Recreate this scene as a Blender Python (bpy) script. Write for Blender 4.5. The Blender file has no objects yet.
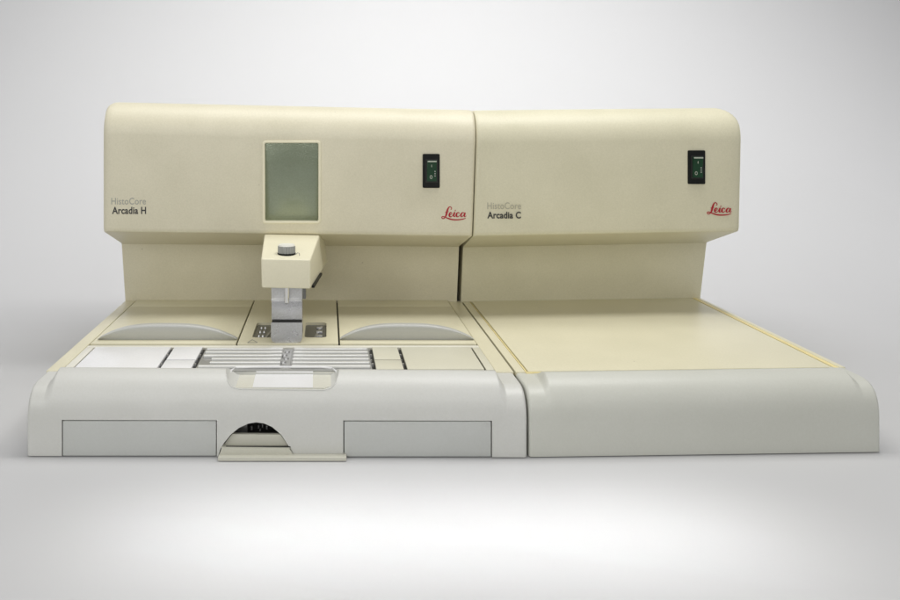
import bpy, bmesh, math, random
from mathutils import Vector, Matrix
random.seed(7)
sc = bpy.context.scene
col = sc.collection
PI = math.pi

# ---- camera geometry: the lens looks level, standing CAM_H above the table top, CAM_D in front of the machine
F, VX, VY, CAM_H, CAM_D = 835.0, 327.0, 122.0, 0.378, 0.94
def X(px, d): return (px-VX)/F*d
def Z(py, d): return CAM_H-(py-VY)/F*d
def at(px, py, d): return Vector((X(px, d), d-CAM_D, Z(py, d)))

# ------------------------------------------------------------------ materials
def mat(name, color, rough=0.5, metal=0.0, mottle=0.04, bump=0.03, scale=900, spec=0.5, stain=None, coat=0.0):
    m = bpy.data.materials.new(name); m.use_nodes = True
    nt = m.node_tree; N = nt.nodes; L = nt.links
    b = N['Principled BSDF']
    b.inputs['Roughness'].default_value = rough
    b.inputs['Metallic'].default_value = metal
    b.inputs['Specular IOR Level'].default_value = spec
    b.inputs['Coat Weight'].default_value = coat
    tc = N.new('ShaderNodeTexCoord')
    n1 = N.new('ShaderNodeTexNoise'); n1.inputs['Scale'].default_value = 14; n1.inputs['Detail'].default_value = 5
    L.new(tc.outputs['Object'], n1.inputs['Vector'])
    n3 = N.new('ShaderNodeTexNoise'); n3.inputs['Scale'].default_value = 420; n3.inputs['Detail'].default_value = 2
    L.new(tc.outputs['Object'], n3.inputs['Vector'])
    ad = N.new('ShaderNodeMath'); ad.operation = 'ADD'
    L.new(n1.outputs['Fac'], ad.inputs[0]); L.new(n3.outputs['Fac'], ad.inputs[1])
    r = N.new('ShaderNodeMapRange'); r.inputs['From Min'].default_value = .6; r.inputs['From Max'].default_value = 1.4
    L.new(ad.outputs[0], r.inputs['Value'])
    mx = N.new('ShaderNodeMix'); mx.data_type = 'RGBA'
    c = Vector(color)
    mx.inputs['A'].default_value = (*(c*(1-mottle)), 1)
    c2 = c*(1+mottle); c2[2] *= (1+mottle*.5)
    mx.inputs['B'].default_value = (*[min(v, .95) for v in c2], 1)
    L.new(r.outputs['Result'], mx.inputs['Factor'])
    out = mx.outputs['Result']
    if stain:                                   # small scuffs and specks with a shape of their own
        v = N.new('ShaderNodeTexVoronoi'); v.inputs['Scale'].default_value = 26
        v.inputs['Randomness'].default_value = 1
        L.new(tc.outputs['Object'], v.inputs['Vector'])
        r2 = N.new('ShaderNodeMapRange'); r2.inputs['From Min'].default_value = .018; r2.inputs['From Max'].default_value = .035
        r2.inputs['To Min'].default_value = 1; r2.inputs['To Max'].default_value = 0
        L.new(v.outputs['Distance'], r2.inputs['Value'])
        n4 = N.new('ShaderNodeTexNoise'); n4.inputs['Scale'].default_value = 9
        L.new(tc.outputs['Object'], n4.inputs['Vector'])
        r4 = N.new('ShaderNodeMapRange'); r4.inputs['From Min'].default_value = .46; r4.inputs['From Max'].default_value = .58
        L.new(n4.outputs['Fac'], r4.inputs['Value'])
        mu = N.new('ShaderNodeMath'); mu.operation = 'MULTIPLY'
        L.new(r2.outputs['Result'], mu.inputs[0]); L.new(r4.outputs['Result'], mu.inputs[1])
        mu2 = N.new('ShaderNodeMath'); mu2.operation = 'MULTIPLY'; mu2.inputs[1].default_value = .75
        L.new(mu.outputs[0], mu2.inputs[0])
        m2 = N.new('ShaderNodeMix'); m2.data_type = 'RGBA'
        L.new(mu2.outputs[0], m2.inputs['Factor']); L.new(out, m2.inputs['A'])
        m2.inputs['B'].default_value = (*stain, 1)
        out = m2.outputs['Result']
    L.new(out, b.inputs['Base Color'])
    rr = N.new('ShaderNodeMapRange'); rr.inputs['To Min'].default_value = max(rough-.06, .02); rr.inputs['To Max'].default_value = rough+.06
    L.new(n1.outputs['Fac'], rr.inputs['Value']); L.new(rr.outputs['Result'], b.inputs['Roughness'])
    if bump:
        n2 = N.new('ShaderNodeTexNoise'); n2.inputs['Scale'].default_value = scale; n2.inputs['Detail'].default_value = 3
        L.new(tc.outputs['Object'], n2.inputs['Vector'])
        bp = N.new('ShaderNodeBump'); bp.inputs['Strength'].default_value = bump; bp.inputs['Distance'].default_value = .001
        L.new(n2.outputs['Fac'], bp.inputs['Height']); L.new(bp.outputs['Normal'], b.inputs['Normal'])
    return m

M = dict(
    cream=mat('cream_plastic', (.70, .657, .492), .42, mottle=.065, bump=.16, stain=(.30, .27, .18)),
    head=mat('pale_cream_plastic', (.80, .755, .565), .4, mottle=.03, bump=.1),
    creamc=mat('cream_plastic_cooler', (.675, .64, .466), .45, mottle=.065, bump=.16, stain=(.30, .27, .18)),
    deck=mat('cream_deck', (.715, .675, .492), .36, mottle=.05, bump=.1, stain=(.35, .31, .2)),
    paleR=mat('cream_metal_plate', (.68, .66, .53), .35, mottle=.04, bump=.1),
    pale=mat('pale_deck', (.78, .76, .66), .35, mottle=.04, bump=.1),
    grey=mat('grey_plastic', (.625, .625, .585), .42, mottle=.03, bump=.14, stain=(.25, .24, .2)),
    greyc=mat('grey_plastic_warmer', (.585, .588, .525), .42, mottle=.03, bump=.14, stain=(.25, .24, .2)),
    grey2=mat('grey_panel', (.535, .545, .515), .45, mottle=.03, bump=.14),
    handle=mat('handle_grey', (.50, .505, .475), .36, mottle=.03, bump=.06),
    steel=mat('brushed_steel', (.62, .62, .60), .38, 1.0, mottle=.12, bump=.3, scale=420),
    steelp=mat('scuffed_steel', (.60, .60, .585), .27, .85, mottle=.12, bump=.14, scale=260),
    steel2=mat('satin_steel', (.50, .50, .49), .42, .8, mottle=.06, bump=.12, scale=800),
    ribm=mat('polished_rib', (.74, .74, .71), .32, .35, mottle=.04, bump=0),
    ribbase=mat('dull_metal_base', (.42, .42, .39), .4, .5, mottle=.15, bump=.1, scale=300),
    chrome=mat('chrome', (.8, .8, .78), .12, 1.0, mottle=.02, bump=0),
    plate=mat('glare_white_plate', (.88, .88, .875), .30, .05, mottle=.06, bump=.12, scale=500),  # left plates: the whiteness of the glare is put into this colour
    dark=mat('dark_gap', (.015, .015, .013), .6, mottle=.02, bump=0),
    black=mat('black_plastic', (.006, .007, .006), .5, mottle=.02, bump=.1, spec=.25),
    well=mat('well_metal', (.22, .22, .20), .35, .7, mottle=.2, bump=.2, scale=300),
    green=mat('green_rocker', (.008, .046, .018), .35, mottle=.05, bump=0, spec=.4),
    white=mat('white_print', (.42, .45, .38), .5, mottle=.02, bump=0),
    red=mat('red_print', (.40, .008, .02), .45, mottle=.02, bump=0),
    inkgrey=mat('grey_ink', (.36, .36, .31), .5, mottle=.02, bump=0),
    inkgrey2=mat('faded_grey_ink', (.42, .40, .31), .5, mottle=.02, bump=0),
    ink=mat('black_ink', (.035, .035, .032), .5, mottle=.02, bump=0),
    yellow=mat('aged_yellow_seal', (.80, .69, .34), .5, mottle=.12, bump=.3, scale=200),
    liner=mat('scoop_liner_plastic', (.70, .69, .60), .25, mottle=.05, bump=.05),
    label=mat('white_paper_label', (.80, .80, .80), .35, mottle=.03, bump=.05),
    tray=mat('beige_tray', (.60, .59, .50), .45, mottle=.04, bump=.1, stain=(.2, .2, .16)),
    knob=mat('grey_knob', (.33, .335, .31), .4, mottle=.06, bump=.05),
    knobtop=mat('pale_knob_cap', (.85, .84, .76), .35, mottle=.04, bump=.05),
)
# LCD glass
m = mat('display_glass', (.245, .285, .19), .14, mottle=.10, bump=.35, scale=700, spec=1.0, coat=.6)
m.node_tree.nodes['Principled BSDF'].inputs['Metallic'].default_value = .45
M['screen'] = m

# ------------------------------------------------------------------ mesh helpers
def finish(bm, angle=32):
    bmesh.ops.recalc_face_normals(bm, faces=bm.faces)
    a = math.radians(angle)
    for f in bm.faces: f.smooth = True
    for e in bm.edges:
        e.smooth = not (len(e.link_faces) == 2 and e.calc_face_angle(0) > a)
def obj(name, bm, material, parent=None, label=None, weighted=False):
    finish(bm)
    me = bpy.data.meshes.new(name); bm.to_mesh(me); bm.free()
    me.materials.append(material)
    o = bpy.data.objects.new(name, me); col.objects.link(o)
    if parent is not None:
        o.parent = parent
        if parent.type == 'EMPTY': o.matrix_parent_inverse = Matrix.Translation(-parent.location)
    if label: o['label'] = label
    if weighted:
        w = o.modifiers.new('wn', 'WEIGHTED_NORMAL'); w.keep_sharp = True
    return o
def hexa(bm, p, bevel=0.0, seg=2):
    """p: 8 points, first 4 = bottom loop, last 4 = top loop"""
    v = [bm.verts.new(q) for q in p]
    fs = [(3, 2, 1, 0), (4, 5, 6, 7), (0, 1, 5, 4), (1, 2, 6, 5), (2, 3, 7, 6), (3, 0, 4, 7)]
    f = [bm.faces.new([v[i] for i in q]) for q in fs]
    if bevel:
        es = list({e for q in f for e in q.edges})
        bmesh.ops.bevel(bm, geom=es, offset=bevel, segments=seg, profile=.6, affect='EDGES')
def box(bm, x0, x1, d0, d1, z0, z1, bevel=0.0, seg=2):
    y0, y1 = d0-CAM_D, d1-CAM_D
    hexa(bm, [(x0, y0, z0), (x1, y0, z0), (x1, y1, z0), (x0, y1, z0),
              (x0, y0, z1), (x1, y0, z1), (x1, y1, z1), (x0, y1, z1)], bevel, seg)
def B(name, m, parent, *a, bevel=.0008, seg=2, **k):
    bm = bmesh.new(); box(bm, *a, bevel=bevel, seg=seg); return obj(name, bm, m, parent, **k)
def loft(bm, secs, caps=True):
    """secs: equal-length closed loops of points"""
    rows = [[bm.verts.new(p) for p in s] for s in secs]
    n = len(rows[0])
    for a, b in zip(rows, rows[1:]):
        for i in range(n):
            bm.faces.new((a[i], a[(i+1) % n], b[(i+1) % n], b[i]))
    if caps:
        bm.faces.new(rows[0]); bm.faces.new(list(reversed(rows[-1])))
def prism(bm, pts, fn0, fn1):
    a = [bm.verts.new(fn0(*p)) for p in pts]; b = [bm.verts.new(fn1(*p)) for p in pts]
    n = len(pts)
    for i in range(n): bm.faces.new((a[i], a[(i+1) % n], b[(i+1) % n], b[i]))
    bm.faces.new(a); bm.faces.new(list(reversed(b)))
def roundrect(x0, x1, z0, z1, r, n=6):
    out = []
    for cx, cz, a0 in ((x1-r, z1-r, 0), (x0+r, z1-r, 90), (x0+r, z0+r, 180), (x1-r, z0+r, 270)):
        for i in range(n+1):
            a = math.radians(a0+90*i/n); out.append((cx+r*math.cos(a), cz+r*math.sin(a)))
    return out
def cyl(bm, c, r, h, n=32, r2=None, axis='Z', ribs=0):
    mtx = Matrix.Translation(c)
    if axis == 'Y': mtx = mtx @ Matrix.Rotation(PI/2, 4, 'X')
    res = bmesh.ops.create_cone(bm, cap_ends=True, segments=n, radius1=r, radius2=r if r2 is None else r2, depth=h, matrix=mtx)
    return res
def boolean(o, bm_cut):
    bmesh.ops.recalc_face_normals(bm_cut, faces=bm_cut.faces)
    me = bpy.data.meshes.new('cut'); bm_cut.to_mesh(me); bm_cut.free()
    c = bpy.data.objects.new('cut', me); col.objects.link(c)
    md = o.modifiers.new('b', 'BOOLEAN'); md.object = c; md.operation = 'DIFFERENCE'; md.solver = 'EXACT'
    bpy.context.view_layer.update()
    dg = bpy.context.evaluated_depsgraph_get()
    nm = bpy.data.meshes.new_from_object(o.evaluated_get(dg))
    o.modifiers.remove(md)
    old = o.data; o.data = nm; nm.name = old.name
    bpy.data.objects.remove(c); bpy.data.meshes.remove(me)
    bm = bmesh.new(); bm.from_mesh(nm); bmesh.ops.remove_doubles(bm, verts=bm.verts, dist=1e-6); finish(bm); bm.to_mesh(nm); bm.free()
def thing(name, label, cat, loc):
    o = bpy.data.objects.new(name, None); col.objects.link(o)
    o.location = loc; o['label'] = label; o['category'] = cat
    o.empty_display_size = .05
    return o
def reparent(root):
    """give the parts of a thing their coordinates relative to its base"""
    for o in root.children:
        o.matrix_parent_inverse = Matrix.Translation(-root.location)
def ss(t): t = max(0., min(1., t)); return t*t*(3-2*t)
def lerp(a, b, t): return a+(b-a)*t

# ------------------------------------------------------------------ writing
def text(name, body, m, parent, pxl, pxr, top, base, d, weight=0.0, dz=.0, right_drop=0.0):
    cu = bpy.data.curves.new(name, 'FONT'); cu.body = body; cu.size = 1; cu.offset = weight; cu.extrude = 0
    cu.space_character = 1.04
    t = bpy.data.objects.new(name, cu); col.objects.link(t)
    bpy.context.view_layer.update()
    me = bpy.data.meshes.new_from_object(t.evaluated_get(bpy.context.evaluated_depsgraph_get()))
    bpy.data.objects.remove(t)
    xs = [v.co.x for v in me.vertices]; x0, x1 = min(xs), max(xs)
    cap = 0.729 if body[0] != 'A' else .729
    for v in me.vertices:
        px = pxl+(v.co.x-x0)/(x1-x0)*(pxr-pxl)
        py = base+(top-base)*v.co.y/cap + right_drop*(px-pxl)/(pxr-pxl)
        v.co = at(px, py, d)
    me.name = name; me.materials.clear(); me.materials.append(m)
    o = bpy.data.objects.new(name, me); col.objects.link(o); o.parent = parent
    if parent.type == 'EMPTY': o.matrix_parent_inverse = Matrix.Translation(-parent.location)
    return o
def ribbon(bm, pts, d, y0off=0.0):
    """flat pen stroke; pts = (px, py, width px)"""
    # smooth with catmull-rom
    P = [pts[0]]+list(pts)+[pts[-1]]; out = []
    for i in range(1, len(P)-2):
        for k in range(6):
            t = k/6; q = []
            for c in range(3):
                p0, p1, p2, p3 = P[i-1][c], P[i][c], P[i+1][c], P[i+2][c]
                q.append(.5*((2*p1)+(-p0+p2)*t+(2*p0-5*p1+4*p2-p3)*t*t+(-p0+3*p1-3*p2+p3)*t**3))
            out.append(q)
    out.append(list(pts[-1]))
    prev = None
    for i, (x, y, w) in enumerate(out):
        a = out[max(i-1, 0)]; b = out[min(i+1, len(out)-1)]
        dx, dy = b[0]-a[0], b[1]-a[1]; l = math.hypot(dx, dy) or 1
        nx, ny = -dy/l*w/2, dx/l*w/2
        dd = d - y0off - i*4e-7
        cur = (bm.verts.new(at(x+nx, y+ny, dd)), bm.verts.new(at(x-nx, y-ny, dd)))
        if prev: bm.faces.new((prev[0], prev[1], cur[1], cur[0]))
        prev = cur
def emblem(parent, ox, oy, sx, sy, d):
    S = [
     [(240, 225, 6), (262, 205, 12), (260, 178, 12), (232, 157, 12), (202, 170, 18), (178, 215, 26), (160, 275, 30), (146, 330, 28), (122, 380, 18), (88, 410, 14), (58, 408, 14), (46, 388, 14), (62, 368, 14), (95, 372, 14), (145, 392, 16), (200, 412, 20), (260, 430, 20), (340, 438, 20), (430, 436, 18), (510, 425, 15), (560, 410, 10), (582, 402, 5)],
     [(118, 280, 5), (160, 268, 12), (205, 262, 5)],
     [(215, 345, 8), (255, 322, 10), (268, 298, 12), (252, 280, 14), (228, 292, 22), (212, 335, 26), (224, 368, 20), (256, 372, 12), (290, 345, 8)],
     [(286, 345, 6), (322, 285, 10), (328, 284, 24), (312, 335, 28), (316, 368, 18), (340, 366, 10), (365, 335, 6)],
     [(428, 305, 16), (425, 287, 14), (404, 281, 12), (380, 300, 22), (370, 342, 28), (384, 370, 18), (412, 370, 12), (445, 342, 7)],
     [(545, 300, 8), (524, 282, 12), (496, 290, 18), (472, 325, 26), (472, 362, 20), (496, 372, 12), (530, 340, 10), (560, 286, 12)],
     [(566, 282, 18), (548, 330, 28), (548, 366, 18), (566, 371, 10), (592, 350, 5)],
     [(336, 240, 24), (348, 240, 24), (352, 242, 10)],
    ]
    bm = bmesh.new()
    for k, s in enumerate(S):
        ribbon(bm, [(ox+(x-40)/545*sx, oy+(y-150)/300*sy, w/22.5*sx/24.3*1.45) for x, y, w in s], d, .00002*k)
    return obj('emblem', bm, M['red'], parent)

# =================================================================== LEFT MACHINE
H = thing('embedding_station', 'wide cream lab machine with a green display, dispenser spout and drawer fronts', 'lab machine', (X(277, .94), .3, 0))
XL, XR = X(26, .94), X(527, .94)

# front cover: body section blended into a raised rounded bolster
def arc_pts(p0, p1, ctrl, n=14):
    return [((1-t)**2*p0[0]+2*t*(1-t)*ctrl[0]+t*t*p1[0], (1-t)**2*p0[1]+2*t*(1-t)*ctrl[1]+t*t*p1[1]) for t in [i/n for i in range(n+1)]]
def front_profile(w, f0, ztop_body, ztop_bul, e=0.0):
    """closed loop of (d, z); w = 0 body, 1 bolster"""
    body = [(f0+e, .0012)] + arc_pts((f0+e, .040), (f0+.030+e, ztop_body-e), (f0+e, ztop_body-.001-e), 16) + [(f0+.055, ztop_body-e), (f0+.070, ztop_body-e), (f0+.078, .052), (f0+.078, .0012)]
    bul = [(f0, .0012)] + arc_pts((f0, .040), (f0+.036, ztop_bul), (f0+.0005, ztop_bul-.006), 16) + [(f0+.050, ztop_bul-.0042), (f0+.064, ztop_body-.001), (f0+.078, .052), (f0+.078, .0012)]
    return [(lerp(a[0], b[0], w), lerp(a[1], b[1], w)) for a, b in zip(body, bul)]
def front_cover(name, parent, x0, x1, f0, f1, zb0, zb1, zt0, zt1, xs_w, m):
    """xs_w: (px-equivalent world x, weight)"""
    secs = []
    for x, w, e in xs_w:
        t = (x-x0)/(x1-x0)
        pr = front_profile(w, lerp(f0, f1, t), lerp(zb0, zb1, t), lerp(zt0, zt1, t), e)
        secs.append([Vector((x, d-CAM_D, z)) for d, z in pr])
    bm = bmesh.new(); loft(bm, secs)
    return obj(name, bm, m, parent, weighted=True)
def ramp(x0, x1, a0, a1, b0, b1, n=14, r=.004):
    L = []
    for i in range(5): 
        a = i/4*PI/2; L.append((x0+r*(1-math.cos(PI/2-a))*0+r*(1-math.cos(a)) if False else x0+r*(1-math.cos(a)), 0, r*(1-math.sin(a))))
    for i in range(n+1): L.append((lerp(a0, a1, i/n), lerp(ss(i/n), i/n, .35), 0))
    for i in range(1, 9): L.append((lerp(a1, b0, i/9), 1, 0))
    for i in range(n+1): L.append((lerp(b0, b1, i/n), 1-lerp(ss(i/n), i/n, .35), 0))
    for i in range(5):
        a = (4-i)/4*PI/2; L.append((x1-r*(1-math.cos(a)), 0, r*(1-math.sin(a))))
    return L
zb = .0772
fc = front_cover('front_cover', H, XL, XR, .942, .938, zb, .0755, .0911, .0881,
                 ramp(XL, XR, -.3215, -.3115, .1955, .2040), M['grey'])
# scoop in the top of the bolster
bm = bmesh.new()
pts = [(216, 355), (220, 366), (222.5, 376), (226, 384), (231, 388.5), (238, 390.3), (324, 391), (331, 389.5), (336, 385.5), (340, 377), (342, 368), (346, 355)]
prism(bm, pts, lambda x, y: at(x, y, .945)-Vector((0, .03, 0)), lambda x, y: at(x, y, .945)+Vector((0, .055, 0)))
boolean(fc, bm)
# arch for the wax tray and pockets of the two drawer panels
bm = bmesh.new()
pts = [(217.5, 466), (218, 457), (220, 450), (224, 443), (231, 434.5), (239, 428), (248, 423.8), (256, 422.5), (264, 423.5), (272, 427), (281, 434.5), (288, 445), (294, 457), (296, 466)]
prism(bm, pts, lambda x, y: at(x, y, .94)-Vector((0, .03, 0)), lambda x, y: at(x, y, .94)+Vector((0, .066, 0)))
boolean(fc, bm)
for (a, b, t0, t1) in ((61.8, 217, 420, 420.2), (343.3, 492, 420.5, 420.8)):
    bm = bmesh.new()
    dd = .942-(a-26)/501*.004
    box(bm, X(a, dd), X(b, dd), .90, dd+.012, -.01, Z(t0, dd))
    boolean(fc, bm)
    B('drawer_panel', M['grey2'], H, X(a, dd)+.0011, X(b, dd)-.0011, dd-.0001, dd+.008, .0014, Z(t0, dd)-.0012, bevel=.0009,
      label='left drawer front panel' if a < 100 else 'right drawer front panel')
    B('drawer_gap', M['dark'], H, X(a, dd)+.0002, X(b, dd)-.0002, dd+.0085, dd+.0115, .0014, Z(t0, dd)-.0002, bevel=0)

def soften(o, w):
    b = o.modifiers.new('edge', 'BEVEL'); b.width = w; b.segments = 2; b.limit_method = 'ANGLE'; b.angle_limit = math.radians(40)
    b.use_clamp_overlap = True; b.harden_normals = False
    o.modifiers.move(len(o.modifiers)-1, 0)
def on_bolster(px, py):
    """point on the bolster surface straight in line with the cut"""
    x, z = X(px, .945), Z(py, .945)
    t = (x-XL)/(XR-XL); pr = front_profile(1, lerp(.942, .938, t), lerp(zb, .0755, t), lerp(.0911, .0881, t))
    for (d0_, z0_), (d1_, z1_) in zip(pr[1:17], pr[2:18]):
        if z0_ <= z <= z1_:
            return Vector((x, lerp(d0_, d1_, (z-z0_)/(z1_-z0_+1e-9))-CAM_D, z))
    return None
# interior black compartment with the odd bits inside
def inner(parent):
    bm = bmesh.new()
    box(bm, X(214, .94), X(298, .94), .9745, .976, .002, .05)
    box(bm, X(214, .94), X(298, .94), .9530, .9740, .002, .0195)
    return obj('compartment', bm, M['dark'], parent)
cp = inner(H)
bm = bmesh.new()
for px, py, w, h in ((251, 428, 1.6, 4), (258, 427, 1.2, 3), (259.5, 430, 1.4, 2), (266, 427.5, 1.5, 3.5), (262, 426, 1, 3), (254, 433, 1, 1.5)):
    box(bm, X(px, .965), X(px+w, .965), .964, .968, Z(py+h/2, .965), Z(py-h/2, .965), bevel=.0002, seg=1)
obj('connector', bm, M['steel'], cp)
B('bracket', M['well'], cp, X(233, .965), X(247.5, .965), .963, .974, Z(436, .965), Z(423, .965), bevel=.0004)
# wax tray in the arch
bm = bmesh.new()
z1 = Z(434, .948); z2 = Z(447, .943)
pts = [(222, 447.5), (226.5, 441), (232, 434.3), (280.4, 434.6), (287, 444), (289.4, 448.2)]
prism(bm, pts, lambda x, y: at(x, y, .947), lambda x, y: at(x, y, .947)+Vector((0, .0045, 0)))
tr = obj('wax_tray', bm, M['tray'], H)
bm = bmesh.new()
pts = [(218.3, 463), (219.5, 457.2), (221.2, 447.6), (289.8, 448.3), (293.6, 456.5), (294.3, 457.0), (294.3, 463)]
prism(bm, pts, lambda x, y: Vector((X(x, .937), .937-CAM_D, max(.0022, Z(y, .937)))), lambda x, y: Vector((X(x, .937), .952-CAM_D, max(.0022, Z(y, .937)))))
bmesh.ops.bevel(bm, geom=[e for e in bm.edges if all(v.co.y < -.0025 for v in e.verts)], offset=.0007, segments=2, affect='EDGES')
obj('tray_front', bm, M['tray'], tr)
B('tray_lip', M['tray'], tr, X(218, .930), X(346.5, .930), .9285, .9445, .0007, .0048, bevel=.0008)
B('tray_groove', M['dark'], tr, X(226, .94), X(290.5, .94), .9395, .9415, Z(447.9, .94)+.0002, Z(447.1, .94)+.0009, bevel=.0001)

# deck housing with rails
zr = .0785
XRl = XL+.0175; XRr = XR-.0215
bm = bmesh.new()
box(bm, XL, XR, 1.016, 1.40, .0012, .0735)
o = obj('base_housing', bm, M['deck'], H)
hexa_r = lambda x0, x1, name: None
bm = bmesh.new(); box(bm, XL, XRl, 1.0075, 1.405, .07, zr-.0005, bevel=.0012, seg=3); obj('side_rail', bm, M['deck'], H)
bm = bmesh.new(); box(bm, XRr, XR, 1.0065, 1.405, .07, zr-.0015, bevel=.0012, seg=3); obj('side_rail', bm, M['deck'], H)

# lids with their crescent handles
def lid(x0, x1, hx0, hx1, peak, lab):
    bm = bmesh.new(); box(bm, x0, x1, 1.125, 1.352, .0738, .0795, bevel=.001, seg=2)
    l = obj('lid', bm, M['deck'], H, label=lab)
    B('hinge_strip', M['deck'], l, x0, x1, 1.3532, 1.402, .0738, .0793, bevel=.0006)
    # handle
    bm = bmesh.new(); secs = []; n = 40
    for i in range(n+1):
        t = i/n; x = lerp(hx0, hx1, t)
        s = t/peak if t < peak else (1-t)/(1-peak)
        h = .0186*(1-(1-s)**2.9) + .0026
        if i in (0, n): h = .0018
        f = 1.1405 + .006*(1-(1-s)**2)*0
        back = .010 + h*2.6
        prof = [(f+.0045, .0796), (f+.0018, .0796+h*.5)]
        for a in range(7):
            q = a/6*PI/2
            prof.append((f+.0025*(1-math.cos(q)), .0796+h*.84+h*.16*math.sin(q)))
        prof += [(f+.004+h*.36, .0796+h*1.0), (f+.007+h*.45, .0796+h*.88), (f+back*.8, .0796+h*.35), (f+back, .0796)]
        secs.append([Vector((x, d-CAM_D, z)) for d, z in prof])
    loft(bm, secs); obj('handle', bm, M['handle'], l)
    return l
lid(XRl+.0026, X(254, 1.4)-.0005, X(98.5, 1.145), X(237, 1.145), .47, 'left cream lid with grey crescent handle')
lid(X(336.8, 1.4)+.0012, XRr-.0020, X(340, 1.145), X(473.5, 1.145), .47, 'right cream lid with grey crescent handle')
B('lid_gap', M['dark'], H, XRl+.0002, XRr-.0002, 1.12, 1.40, .0736, .0742, bevel=0)

# centre plate with wells
cx0, cx1 = X(254, 1.4)+.0016, X(336.5, 1.4)-.0006
bm = bmesh.new(); box(bm, cx0, cx1, 1.125, 1.402, .0744, .0795, bevel=.0008)
cpo = obj('centre_plate', bm, M['deck'], H)
wells = ((-.104, -.066), (-.0315, -.0008))
for a, b in wells:
    bm = bmesh.new()
    pr = roundrect(a, b, 1.157, 1.243, .006)
    prism(bm, pr, lambda x, y: Vector((x, y-CAM_D, .0752)), lambda x, y: Vector((x, y-CAM_D, .09)))
    boolean(cpo, bm)
for a, b in wells:
    bm = bmesh.new()
    box(bm, a-.001, b+.001, 1.156, 1.244, .0745, .0757)
    w = obj('well', bm, M['well'], cpo)
    cc = (a+.011) if a < -.09 else (b-.010)
    for k, dk in enumerate((1.175, 1.198, 1.222)):
        if a < -.09:
            for q_ in (-.0028, .0028):
                bm = bmesh.new(); cyl(bm, Vector((cc+q_, dk-CAM_D, .077)), .0020, .0026, 12, .0012); obj('contact_pin', bm, M['steel'], w)
        else:
            bm = bmesh.new(); box(bm, cc-.0045, cc+.0045, dk-.003, dk+.003, .0756, .0782, bevel=.0012); obj('contact_pin', bm, M['steel'], w)
    bm = bmesh.new()
    q = .5*(a+b)
    hexa(bm, [(q-.002, 1.17-CAM_D, .0758), (q+.001, 1.17-CAM_D, .0758), (q+.010, 1.235-CAM_D, .0758), (q+.007, 1.235-CAM_D, .0758),
              (q-.002, 1.17-CAM_D, .0768), (q+.001, 1.17-CAM_D, .0768), (q+.010, 1.235-CAM_D, .0768), (q+.007, 1.235-CAM_D, .0768)])
    obj('well_divider', bm, M['steel2'], w)
# small engraved warning triangle
bm = bmesh.new()
tri = [(247.5, 342.6), (252.3, 339.6), (257.5, 342.6)]
def flat(px, py, z): d = (CAM_H-z)*F/(py-VY); return Vector((X(px, d), d-CAM_D, z))
for i in range(3):
    a = Vector(tri[i]+(0,)); b = Vector(tri[(i+1) % 3]+(0,)); n = Vector((-(b-a).y, (b-a).x, 0)).normalized()*.3
    vs = [bm.verts.new(flat(p.x, p.y, .0797)) for p in (a-n, b-n, b+n, a+n)]; bm.faces.new(vs)
obj('warning_triangle', bm, M['inkgrey'], cpo)

# metal work surface at the front of the deck
zp = .0788
d0, d1 = 1.012, 1.1115
B('ledge', M['pale'], H, XRl+.0004, XRr-.0004, 1.1135, 1.1235, .0737, .0775, bevel=.0008)
B('work_gap', M['dark'], H, XRl+.0002, XRr-.0002, 1.011, 1.1128, .0737, .0745, bevel=0)
xs = dict(a=-.309, b=-.205, c=-.163, e=.0575, f=.0955, g=.192)
B('plate_border', M['pale'], H, XRl+.0006, xs['a']-.0012, d0, d1, .0746, zp-.001, bevel=.0006)  # paler than the right border, glare painted into the colour
B('warming_plate', M['plate'], H, xs['a']+.0012, xs['b']-.0022, d0, d1, .0746, zp, bevel=.0012, label='left warming plate')
B('plate_border', M['paleR'], H, xs['g']+.0012, XRr-.0006, d0, d1, .0746, zp-.001, bevel=.0006)
B('warming_plate', M['paleR'], H, xs['f']+.0022, xs['g']-.0012, d0, d1, .0746, zp, bevel=.0012, label='right warming plate')
for a, b in ((xs['b'], xs['c']), (xs['e'], xs['f'])):
    tm = M['plate'] if a < 0 else M['paleR']  # left tiles take the glare-white colour, right ones plain cream
    B('warming_tile', tm, H, a+.0022, b-.0022, 1.053, d1, .0746, zp, bevel=.001)
    B('warming_tile', tm, H, a+.0022, b-.0022, d0, 1.0498, .0746, zp, bevel=.001)
    for xx in (a, b):
        bm = bmesh.new()
        for k, dk in enumerate((1.035, 1.052, 1.075, 1.098)):
            box(bm, xx-.0022, xx-.0009 if k % 2 else xx+.0004, dk, dk+.004, .0745, zp-.0008)
        obj('tile_clip', bm, M['steel2'], H)
rx0, rx1 = xs['c']+.0022, xs['e']-.0022
rp = B('ribbed_plate', M['ribbase'], H, rx0, rx1, d0, d1, .0746, zp-.0022, bevel=.0006)
xm = X(288, 1.07)
for k in range(-1, 5):
    dk = 1.035+k*.0155
    for (a, b) in ((rx0+.003+(.012 if 0 <= k < 2 else 0), xm-.0075), (xm+.0065, rx1-.002)):
        bm = bmesh.new(); box(bm, a, b, dk, dk+.0058, zp-.0024, zp+.0016, bevel=.0016, seg=4); obj('rib', bm, M['ribm'], rp)
bm = bmesh.new(); 
for k in range(4):
    cyl(bm, Vector((xm-.004+.0026*(k % 2), 1.04+k*.0155-CAM_D, zp-.0005)), .0042, .004, 20, .003)
box(bm, xm-.0055, xm+.0045, 1.03, 1.10, zp-.0024, zp-.0006, bevel=.0006)
obj('drain_channel', bm, M['steel2'], rp)

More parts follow.
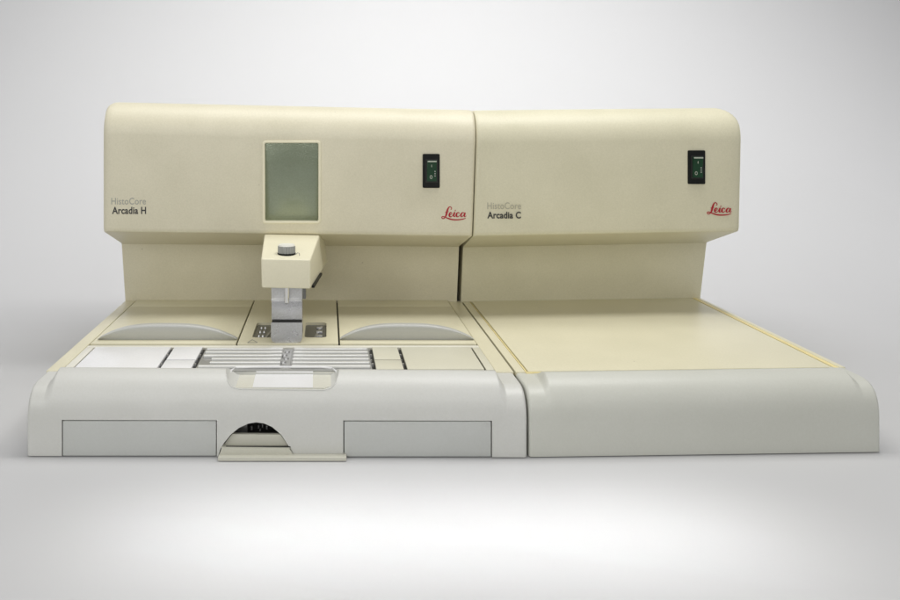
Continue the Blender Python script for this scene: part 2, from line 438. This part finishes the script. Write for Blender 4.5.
# scoop liner with label
bm = bmesh.new()
prism(bm, [(X(238, .9505), .9505), (X(324, .9505), .9505), (X(331, .955), .957), (X(334.5, .972), .975), (X(335, .99), 1.0112), (X(228.5, .99), 1.0112), (X(228.5, .972), .975), (X(231.5, .955), .957)],
      lambda x, d: Vector((x, d-CAM_D, .0705)), lambda x, d: Vector((x, d-CAM_D, .0753)))
sl = obj('scoop_liner', bm, M['liner'], H)
bm = bmesh.new()
def tube(bm, pts, r, n=10):
    rows = []
    for i, p in enumerate(pts):
        a = pts[max(i-1, 0)]; b = pts[min(i+1, len(pts)-1)]
        t = (b-a).normalized(); up = Vector((0, 1, 0)) if abs(t.y) < .9 else Vector((0, 0, 1))
        u = t.cross(up).normalized(); v = t.cross(u)
        rows.append([p+u*r*math.cos(k/n*2*PI)+v*r*math.sin(k/n*2*PI) for k in range(n)])
    loft(bm, rows)
rp_ = [(227, 379, .972), (229.5, 375, .985), (231.5, 370, .997), (236, 367.6, 1.003), (260, 366.8, 1.005), (320, 367, 1.005), (332, 368.2, 1.003), (336, 371, .995), (337.5, 376, .982)]
tube(bm, [at(*q) for q in rp_], .0011)
obj('liner_rim', bm, M['label'], sl)
rim = [on_bolster(*p) for p in [(220, 366), (220.9, 369.6), (222.5, 376), (224.2, 380), (226, 384), (228.5, 386.3), (231, 388.5), (234.5, 389.5), (238, 390.3), (281, 390.65), (324, 391), (327.5, 390.3), (331, 389.5), (333.5, 387.5), (336, 385.5), (338, 381.3), (340, 377), (341.2, 371.6), (342, 368)]]
bm = bmesh.new(); tube(bm, [p for p in rim if p], .0006, 8); obj('scoop_rim', bm, M['grey'], fc)
z = .0756
vs = [(252.5, 387.3), (313, 387.5), (313, 371.2), (256.5, 370.8)]
bm = bmesh.new()
lab = [flat(px, py, z) for px, py in vs]
hexa(bm, [p-Vector((0, 0, .0002)) for p in lab]+[p+Vector((0, 0, .0002)) for p in lab])
obj('paper_label', bm, M['label'], sl)

# tower (upper housing)
def tower(parent, pxs, f0, f1, top_l, top_r, m, rl, rr, rc0, rc1, zbl, zbr, gap_l, gap_r, bot_shift=(0, 0)):
    """pxs: world x of left and right side; rl, rr: radius of the top corners seen from the front"""
    x0, x1 = pxs; secs = []
    P = []
    n = 12
    for i in range(n+1):
        a = i/n*PI/2; P.append((x0+rl*(1-math.cos(a)), rl*(1-math.sin(a)), .005*(1-math.sin(a))))
    for i in range(1, 10): P.append((lerp(x0+rl, x1-rr, i/10), 0, 0))
    for i in range(n+1):
        a = (n-i)/n*PI/2; P.append((x1-rr*(1-math.cos(a)), rr*(1-math.sin(a)), .005*(1-math.sin(a))))
    for x, dz, ed in P:
        t = (x-x0)/(x1-x0)
        f = lerp(f0, f1, t)+min(ed, .004); zt = lerp(top_l, top_r, t)-dz
        zb_ = lerp(zbl[0], zbr[0], t); zr_ = lerp(zbl[1], zbr[1], t); zd = lerp(zbl[2], zbr[2], t)
        R = .046
        pr = [(f+.0035, zb_-.0012), (f+.001, zb_+.0015), (f, zb_+.006), (f, zb_+.03), (f, lerp(top_l, top_r, t)-R*1.5-.02)]
        for i in range(13):
            a = i/12*PI/2
            pr.append((f+R*(1-math.cos(a)), min(zt-.0001*(12-i), lerp(top_l, top_r, t)-R*1.1+R*1.1*math.sin(a)) if dz > 0 else zt-R*1.1+R*1.1*math.sin(a)))
        rc = lerp(rc0, rc1, t)
        pr += [(1.56, zt), (1.58, zt-.02), (1.58, .004), (rc+.027, .004), (rc+.024, zd), (rc, zr_), (rc-.003, zr_+.002)]
        sh = lerp(bot_shift[0], bot_shift[1], t)
        secs.append([Vector((x+sh*max(0, min(1, (zt-z)/.19))-(gap_r*t+gap_l*(1-t) if d > rc-.01 and z < zb_-.01 else 0), d-CAM_D, z)) for d, z in pr])
    bm = bmesh.new(); loft(bm, secs)
    return obj('upper_housing', bm, m, parent, weighted=True)
dT = 1.262
tw = tower(H, (X(103, dT), X(476.8, dT)), dT, dT, Z(102, 1.308), Z(110.0, 1.308), M['cream'], .013, .006, 1.377, 1.377,
      (Z(231.5, dT), Z(244, 1.377), Z(298.5, 1.40)), (Z(236, dT), Z(247, 1.377), Z(303, 1.40)), 0, .0022, (0, -.0066))

# display
yb = dT-.0002
def frame_ring(name, m, parent, o, i, d_front, depth, r0, r1):
    """o, i: px rects (l, r, t, b)"""
    bm = bmesh.new()
    A = roundrect(X(o[0], dT), X(o[1], dT), Z(o[3], dT), Z(o[2], dT), r0)
    C = roundrect(X(i[0], dT), X(i[1], dT), Z(i[3], dT), Z(i[2], dT), r1)
    n = len(A)
    rows = []
    for pts, d in ((A, dT+.001), (A, d_front+.0006), ([(lerp(a[0], c[0], .25), lerp(a[1], c[1], .25)) for a, c in zip(A, C)], d_front), ([(lerp(a[0], c[0], .75), lerp(a[1], c[1], .75)) for a, c in zip(A, C)], d_front), (C, d_front+.0006), (C, dT+.0155)):
        rows.append([bm.verts.new((x, d-CAM_D, z)) for x, z in pts])
    for a, b in zip(rows, rows[1:]):
        for k in range(n): bm.faces.new((a[k], a[(k+1) % n], b[(k+1) % n], b[k]))
    for k in range(n): bm.faces.new((rows[-1][k], rows[-1][(k+1) % n], rows[0][(k+1) % n], rows[0][k]))
    return obj(name, bm, m, parent)
# pocket in the housing for the display
bm = bmesh.new()
prism(bm, roundrect(X(262.6, dT), X(320.6, dT), Z(223.2, dT), Z(140.8, dT), .004), lambda x, z: Vector((x, dT-.02-CAM_D, z)), lambda x, z: Vector((x, dT+.022-CAM_D, z)))
boolean(tw, bm)
disp = frame_ring('display', M['head'], H, (262.4, 320.8, 140.6, 223.4), (264.9, 318.4, 142.9, 221.2), dT-.0018, .002, .0045, .0022)
bm = bmesh.new()
prism(bm, roundrect(X(262.7, dT), X(320.5, dT), Z(223, dT), Z(140.9, dT), .004), lambda x, z: Vector((x, dT+.0190-CAM_D, z)), lambda x, z: Vector((x, dT+.0205-CAM_D, z)))
obj('display_backing', bm, M['black'], disp)
bm = bmesh.new()   # glass leans a little: its top sits forward
xa, xb, za, zbb = X(264.2, dT), X(318.3, dT), Z(221.0, dT), Z(142.6, dT)
hexa(bm, [(xa, dT+.0135-CAM_D, za-.0008), (xb, dT+.0135-CAM_D, za-.0008), (xb, dT+.0165-CAM_D, za-.0008), (xa, dT+.0165-CAM_D, za-.0008),
          (xa, dT+.0012-CAM_D, zbb), (xb, dT+.0012-CAM_D, zbb), (xb, dT+.0052-CAM_D, zbb), (xa, dT+.0052-CAM_D, zbb)], bevel=.0003)
obj('screen', bm, M['screen'], disp)

def switch(parent, l, r, t, b, d, flip):
    bm = bmesh.new()
    A = roundrect(X(l, d), X(r, d), Z(b, d), Z(t, d), .0018, 4)
    prism(bm, A, lambda x, z: Vector((x, d-.0022-CAM_D, z)), lambda x, z: Vector((x, d+.003-CAM_D, z)))
    bmesh.ops.bevel(bm, geom=[e for e in bm.edges if all(v.co.y < d-.002-CAM_D for v in e.verts)], offset=.0007, segments=2, affect='EDGES')
    s = obj('power_switch', bm, M['black'], parent)
    w = r-l; h = b-t
    il, ir, it, ib = l+w*.24, l+w*.80, t+h*.19, t+h*.80
    bm = bmesh.new()
    ring = roundrect(X(il-1.3, d), X(ir+1.3, d), Z(ib+1.4, d), Z(it-1.3, d), .001, 3)
    prism(bm, ring, lambda x, z: Vector((x, d-.0029-CAM_D, z)), lambda x, z: Vector((x, d-.0015-CAM_D, z)))
    obj('rocker_surround', bm, M['dark'], s)
    # rocker: two slanting halves
    mz = .5*(it+ib); bm = bmesh.new()
    sec = [(it, .0072 if not flip else .0062), (it+1.4, .0068), (mz, .0042), (ib, .0050), (ib, .001), (it, .001)]
    loft(bm, [[Vector((x, d-q-CAM_D, Z(y, d))) for y, q in sec] for x in (X(il, d), X(ir, d))])
    rk = obj('rocker', bm, M['green'], s)
    B('rocker_edge', M['white'], rk, X(il+.4, d), X(ir-.2, d), d-.0076, d-.0060, Z(it+1.6, d), Z(it+.3, d), bevel=.0002)
    # the marks
    bm = bmesh.new()
    cx = .5*(il+ir)-.3
    box(bm, X(cx-.25, d), X(cx+.25, d), d-.0068, d-.005, Z(it+6.6, d), Z(it+4.2, d))
    cy = ib-4.0
    n = 20
    for k in range(n):
        a0, a1 = k/n*2*PI, (k+1)/n*2*PI
        q = [bm.verts.new(at(cx+rr*.85*math.cos(a), cy+rr*1.15*math.sin(a), d-.0052)) for rr, a in ((1.0, a0), (1.6, a0), (1.6, a1), (1.0, a1))]
        bm.faces.new(q)
    obj('switch_marks', bm, M['white'], rk)
    bm = bmesh.new()
    for k in range(3): box(bm, X(ir-2.2, d), X(ir-1.0, d), d-.0052, d-.003, Z(mz+1.2+k*2.2, d), Z(mz+.1+k*2.2, d))
    obj('indicator_dots', bm, M['knob'], rk)
    return s
switch(H, 422.6, 439.6, 153.8, 187.8, dT, False)
text('lettering', 'HistoCore', M['inkgrey'], H, 111.3, 145.9, 197.4, 204.3, dT-.0002, .006)
text('lettering', 'Arcadia H', M['ink'], H, 112.0, 146.1, 206.6, 213.7, dT-.0002, .026)
emblem(H, 441.5, 206.4, 24.6, 13.9, dT-.0003)

# dispenser head (snout)
df, db = 1.12, 1.30
bm = bmesh.new()
f_bl, f_br, f_tr, f_tl = at(261.8, 288, df), at(310.3, 289, df), at(310.6, 259.5, df), at(261.0, 258.5, df)
m_tl, m_tr = at(264.3, 234.5, 1.262), at(319.3, 235.5, 1.262)
m_bl, m_br = at(264, 270, 1.262), at(322.3, 270.5, 1.262)
def lengthen(a, b, d):
    t = (d-CAM_D-a.y)/(b.y-a.y); return a+(b-a)*t
hexa(bm, [f_bl, f_br, lengthen(f_br, m_br, 1.33), lengthen(f_bl, m_bl, 1.33), f_tl, f_tr, lengthen(f_tr, m_tr, 1.33), lengthen(f_tl, m_tl, 1.33)], bevel=.0028, seg=3)
head = obj('dispenser_head', bm, M['head'], H, label='cream dispenser spout housing under the display')
bm = bmesh.new()   # black slot along the lower right edge
p0, p1 = at(313.8, 284.8, 1.14), at(321.6, 272.2, 1.235)
off = Vector((.0006, 0, 0))
vs = [p0+Vector((-.003, 0, -.0042)), p0+Vector((.0008, 0, -.0042)), p1+Vector((.0008, 0, -.0042)), p1+Vector((-.003, 0, -.0042))]
hexa(bm, vs+[v+Vector((0, 0, .0034)) for v in vs])
obj('spout_slot', bm, M['black'], head)
# knob: ribbed grey wheel
kc = at(286.6, 250, 1.148)
bm = bmesh.new(); n = 72; rows = []
for z_, rr in ((-.0130, .92), (-.0120, 1.0), (.0052, 1.0), (.0060, .96)):
    rows.append([kc+Vector((math.cos(k/n*2*PI), math.sin(k/n*2*PI), 0))*.0121*rr*(1 if k % 4 < 2 else .91)+Vector((0, 0, z_)) for k in range(n)])
loft(bm, rows)
kn = obj('adjusting_knob', bm, M['knob'], head)
bm = bmesh.new(); cyl(bm, kc+Vector((0, 0, .0068)), .0116, .0020, 48, .0108); obj('knob_cap', bm, M['knobtop'], kn)
bm = bmesh.new(); cyl(bm, kc+Vector((0, 0, -.0052)), .0126, .0030, 40); obj('knob_collar', bm, M['black'], kn)
bm = bmesh.new()
tube(bm, [at(295.5, 254.6, 1.136), at(297.5, 252.8, 1.136), at(299.2, 253.2, 1.136), at(299.6, 255.6, 1.136)], .0005, 6)
obj('pointer', bm, M['knob'], kn)

# heated post below the head
dp = 1.142
px0, px1 = X(271.3, dp), X(302.3, dp)
bm = bmesh.new(); box(bm, px0, px1, dp, dp+.03, Z(299.5, dp), .1585, bevel=.0006); po = obj('heated_post', bm, M['steel'], H)
B('post_back', M['well'], po, px0+.003, X(306, 1.165), 1.160, 1.178, Z(299, 1.16), .158, bevel=.0006)
B('post_band', M['chrome'], po, px0-.0003, px1+.0003, dp-.0022, dp+.028, Z(301.0, dp), Z(299.2, dp), bevel=.0005)
B('post_plate', M['steelp'], po, X(271.5, 1.132), X(302.2, 1.132), 1.132, dp+.028, Z(320.2, 1.132), Z(300.8, 1.132), bevel=.0008)
B('post_gap', M['dark'], po, X(272, 1.130), X(301.8, 1.130), 1.1305, dp+.026, Z(323.4, 1.13), Z(320.1, 1.13), bevel=0)
bm = bmesh.new()
db_ = 1.128
A = roundrect(X(271, db_), X(302.2, db_), .0797, Z(321.9, db_), .0011)
pts = []
x0_, x1_, z0_, z1_ = X(271, db_), X(302.2, db_), .0797, Z(322.6, db_)
for cx, cz, r, a0 in ((x1_-.0012, z1_-.0012, .0012, 0), (x0_+.0012, z1_-.0012, .0012, 90), (x0_+.006, z0_+.006, .006, 180), (x1_-.006, z0_+.006, .006, 270)):
    for i in range(7):
        a = math.radians(a0+15*i); pts.append((cx+r*math.cos(a), cz+r*math.sin(a)))
prism(bm, pts, lambda x, z: Vector((x, db_-CAM_D, z)), lambda x, z: Vector((x, 1.168-CAM_D, z)))
bmesh.ops.bevel(bm, geom=[e for e in bm.edges if all(v.co.y < db_+.001-CAM_D for v in e.verts)], offset=.0009, segments=3, affect='EDGES')
obj('post_foot', bm, M['steelp'], po)
bm = bmesh.new()
pn = at(286.8, 295, 1.132)
cyl(bm, Vector((pn.x, pn.y, .5*(Z(302.5, 1.132)+.158))), .0032, .158-Z(302.5, 1.132), 20)
r_ = cyl(bm, Vector((pn.x, pn.y, Z(302.9, 1.132)-.0007)), .0012, .002, 20, .0031)
obj('nozzle', bm, M['chrome'], head)
reparent(H)

# =================================================================== RIGHT MACHINE (cold plate)
C = thing('cold_plate_unit', 'narrower cream lab machine with an empty flat cooling surface edged in yellow', 'lab machine', (X(705, .95), .3, 0))
f0, f1 = .939, .9535
CL, CR = X(529.3, f0), X(881, f1)
fd = lambda x: (x-CL)/(CR-CL)
fc2 = front_cover('front_cover', C, CL, CR, f0, f1, .0755, .0782, .0861, .0873,
                  ramp(CL, CR, .2470, .2550, .6085, .6165, n=12), M['greyc'])
# deck slab
def quad_slab(name, m, parent, pts, z0, z1, bevel=.0008, **k):
    bm = bmesh.new()
    hexa(bm, [Vector((x, d-CAM_D, z0)) for x, d in pts]+[Vector((x, d-CAM_D, z)) for (x, d), z in zip(pts, z1 if isinstance(z1, (list, tuple)) else [z1]*4)], bevel)
    return obj(name, bm, m, parent, **k)
RB = X(701, 1.41)
quad_slab('base_housing', M['deck'], C, [(CL, 1.017), (CR-.0006, 1.031), (RB, 1.41), (CL, 1.40)], .0012, .0735, 0)
zc = .0785
quad_slab('side_rail', M['deck'], C, [(CL, 1.006), (CL+.0115, 1.006), (CL+.0115, 1.405), (CL, 1.405)], .07, zc-.0015, .001)
quad_slab('side_rail', M['deck'], C, [(CR-.0075, 1.018), (CR-.0004, 1.018), (RB, 1.425), (RB-.006, 1.425)], .07, [zc+.0006]*2+[zc+.002]*2, .001)
quad_slab('edge_seal', M['yellow'], C, [(CL+.0118, 1.006), (CL+.0134, 1.006), (CL+.0127, 1.405), (CL+.0119, 1.405)], .07, zc-.0012, .0004)
quad_slab('edge_seal', M['yellow'], C, [(CR-.0138, 1.018), (CR-.0077, 1.018), (RB-.0062, 1.425), (RB-.0116, 1.425)], .07, [zc+.0002]*2+[zc+.0016]*2, .0006)
quad_slab('edge_seal', M['yellow'], C, [(CL+.0118, 1.003), (CL+.030, 1.003), (CL+.030, 1.0056), (CL+.0118, 1.0056)], .07, zc-.0012, .0004)
quad_slab('cooling_plate', M['deck'], C, [(CL+.0152, 1.007), (CR-.0148, 1.021), (RB-.0127, 1.428), (CL+.0148, 1.404)], .07, [zc-.0010, zc-.0002, zc+.0012, zc-.0010], .0010)
tc_ = tower(C, (X(477.5, 1.262), X(742.3, 1.28)), 1.262, 1.28, Z(110.3, 1.308), Z(107.8, 1.325), M['creamc'], .006, .026, 1.377, 1.392,
      (Z(236, 1.262), Z(247.5, 1.377), Z(303, 1.40)), (Z(231, 1.28), Z(243, 1.392), Z(299, 1.415)), -.0032, 0, (-.006, -.004))
def dC(px): return lerp(1.262, 1.28, (px-477.8)/(742.3-477.8))
switch(C, 687.6, 704.8, 150.3, 183.9, dC(696)-.0005, True)
text('lettering', 'HistoCore', M['inkgrey2'], C, 487.3, 521.0, 202.0, 209.0, dC(487)-.0002, .006)
text('lettering', 'Arcadia C', M['ink'], C, 487.3, 521.0, 211.5, 218.2, dC(487)-.0002, .026)
emblem(C, 707.0, 202.3, 24.6, 13.3, dC(706)-.0002)
reparent(C)

# =================================================================== SETTING: seamless studio sweep
bm = bmesh.new()
prof = [(-4.0, 0), (-2.0, 0), (0, 0), (.77, 0), (.785, 0), (.8, 0)]
for i in range(1, 61):
    a = i/60*PI/2; prof.append((.8+1.2*math.sin(a), 1.2*(1-math.cos(a))))
prof += [(2.0, 2.2), (2.0, 4.5)]
rows = [[bm.verts.new((x, y, z)) for y, z in prof] for x in (-5, -2.5, 0, 2.5, 5)]
for a, b in zip(rows, rows[1:]):
    for i in range(len(prof)-1): bm.faces.new((a[i], b[i], b[i+1], a[i+1]))
bgm = mat('sweep_paper', (.575, .575, .578), .55, mottle=.004, bump=0, spec=.3)
bg = obj('backdrop', bm, bgm); bg['kind'] = 'structure'

# =================================================================== LIGHT
w = bpy.data.worlds.new('World'); sc.world = w; w.use_nodes = True
w.node_tree.nodes['Background'].inputs['Color'].default_value = (1, 1, 1.02, 1)
w.node_tree.nodes['Background'].inputs['Strength'].default_value = .24
def area(name, loc, target, sx, sy, e, color=(1, 1, 1), spread=180):
    l = bpy.data.lights.new(name, 'AREA'); l.shape = 'RECTANGLE'; l.size = sx; l.size_y = sy; l.energy = e; l.color = color
    l.spread = math.radians(spread)
    o = bpy.data.objects.new(name, l); col.objects.link(o); o.location = loc
    o.rotation_euler = (Vector(target)-Vector(loc)).to_track_quat('-Z', 'Y').to_euler(); return o
def spot(name, loc, target, e, ang, blend, r=.1):
    l = bpy.data.lights.new(name, 'SPOT'); l.energy = e; l.spot_size = math.radians(ang); l.spot_blend = blend; l.shadow_soft_size = r
    o = bpy.data.objects.new(name, l); col.objects.link(o); o.location = loc
    o.rotation_euler = (Vector(target)-Vector(loc)).to_track_quat('-Z', 'Y').to_euler(); return o
LIGHTS = [
 area('key_softbox', (.70, .12, 1.55), (-.02, .22, .1), .34, .34, 5.2, (1, .99, .96)),
 area('top_softbox', (.1, .28, 1.7), (.1, .29, 0), 1.4, .80, 15.6, (1, .99, .97)),
 area('front_fill', (.1, -1.9, 1.1), (.1, .3, .2), 1.6, .8, 10.7, (1, 1, .98)),  # fill added behind the camera to lift the recess and upright faces
 area('low_front_fill', (-1.2, -1.5, .8), (0, .3, .2), .7, .6, 7.2, (1, 1, .98)),  # extra fill added from the front left
 spot('backdrop_lamp', (.50, 1.0, 1.9), (.46, 1.95, .52), 21, 95, 1.0, .15),
 area('backdrop_fill', (.35, .95, 2.3), (.35, 1.9, .5), 3.2, .3, 13, (1, 1, 1), 96),  # broad fill added to even out the grey of the sweep
 area('left_fill', (-1.5, .6, 1.3), (-1.0, 1.2, 0), .6, .6, 1.3, (1, 1, 1), 110),  # fill added to lighten the machine's shadow on the left of the sweep
 area('right_fill', (2.0, .6, 1.3), (1.5, 1.2, 0), .6, .6, 1.9, (1, 1, 1), 110),  # matching fill added for the right of the sweep
 area('floor_strip', (.11, -.20, .95), (.11, -.176, 0), .56, .03, .235, (1, 1, 1), 20),
]

# =================================================================== CAMERA
cam = bpy.data.cameras.new('camera'); co = bpy.data.objects.new('camera', cam); col.objects.link(co)
co.location = (0, -CAM_D, CAM_H); co.location.y = -CAM_D
co.rotation_euler = (PI/2, 0, 0)
cam.sensor_width = 36; cam.lens = F/900*36
cam.shift_x = (450-VX)/900; cam.shift_y = -(300-VY)/900
cam.clip_start = .02; cam.clip_end = 50
sc.camera = co
# at() measures depth from the lens, which stands at y = -CAM_D
sc.view_settings.view_transform = 'Standard'; sc.view_settings.look = 'None'
sc.view_settings.exposure = 0; sc.view_settings.gamma = 1
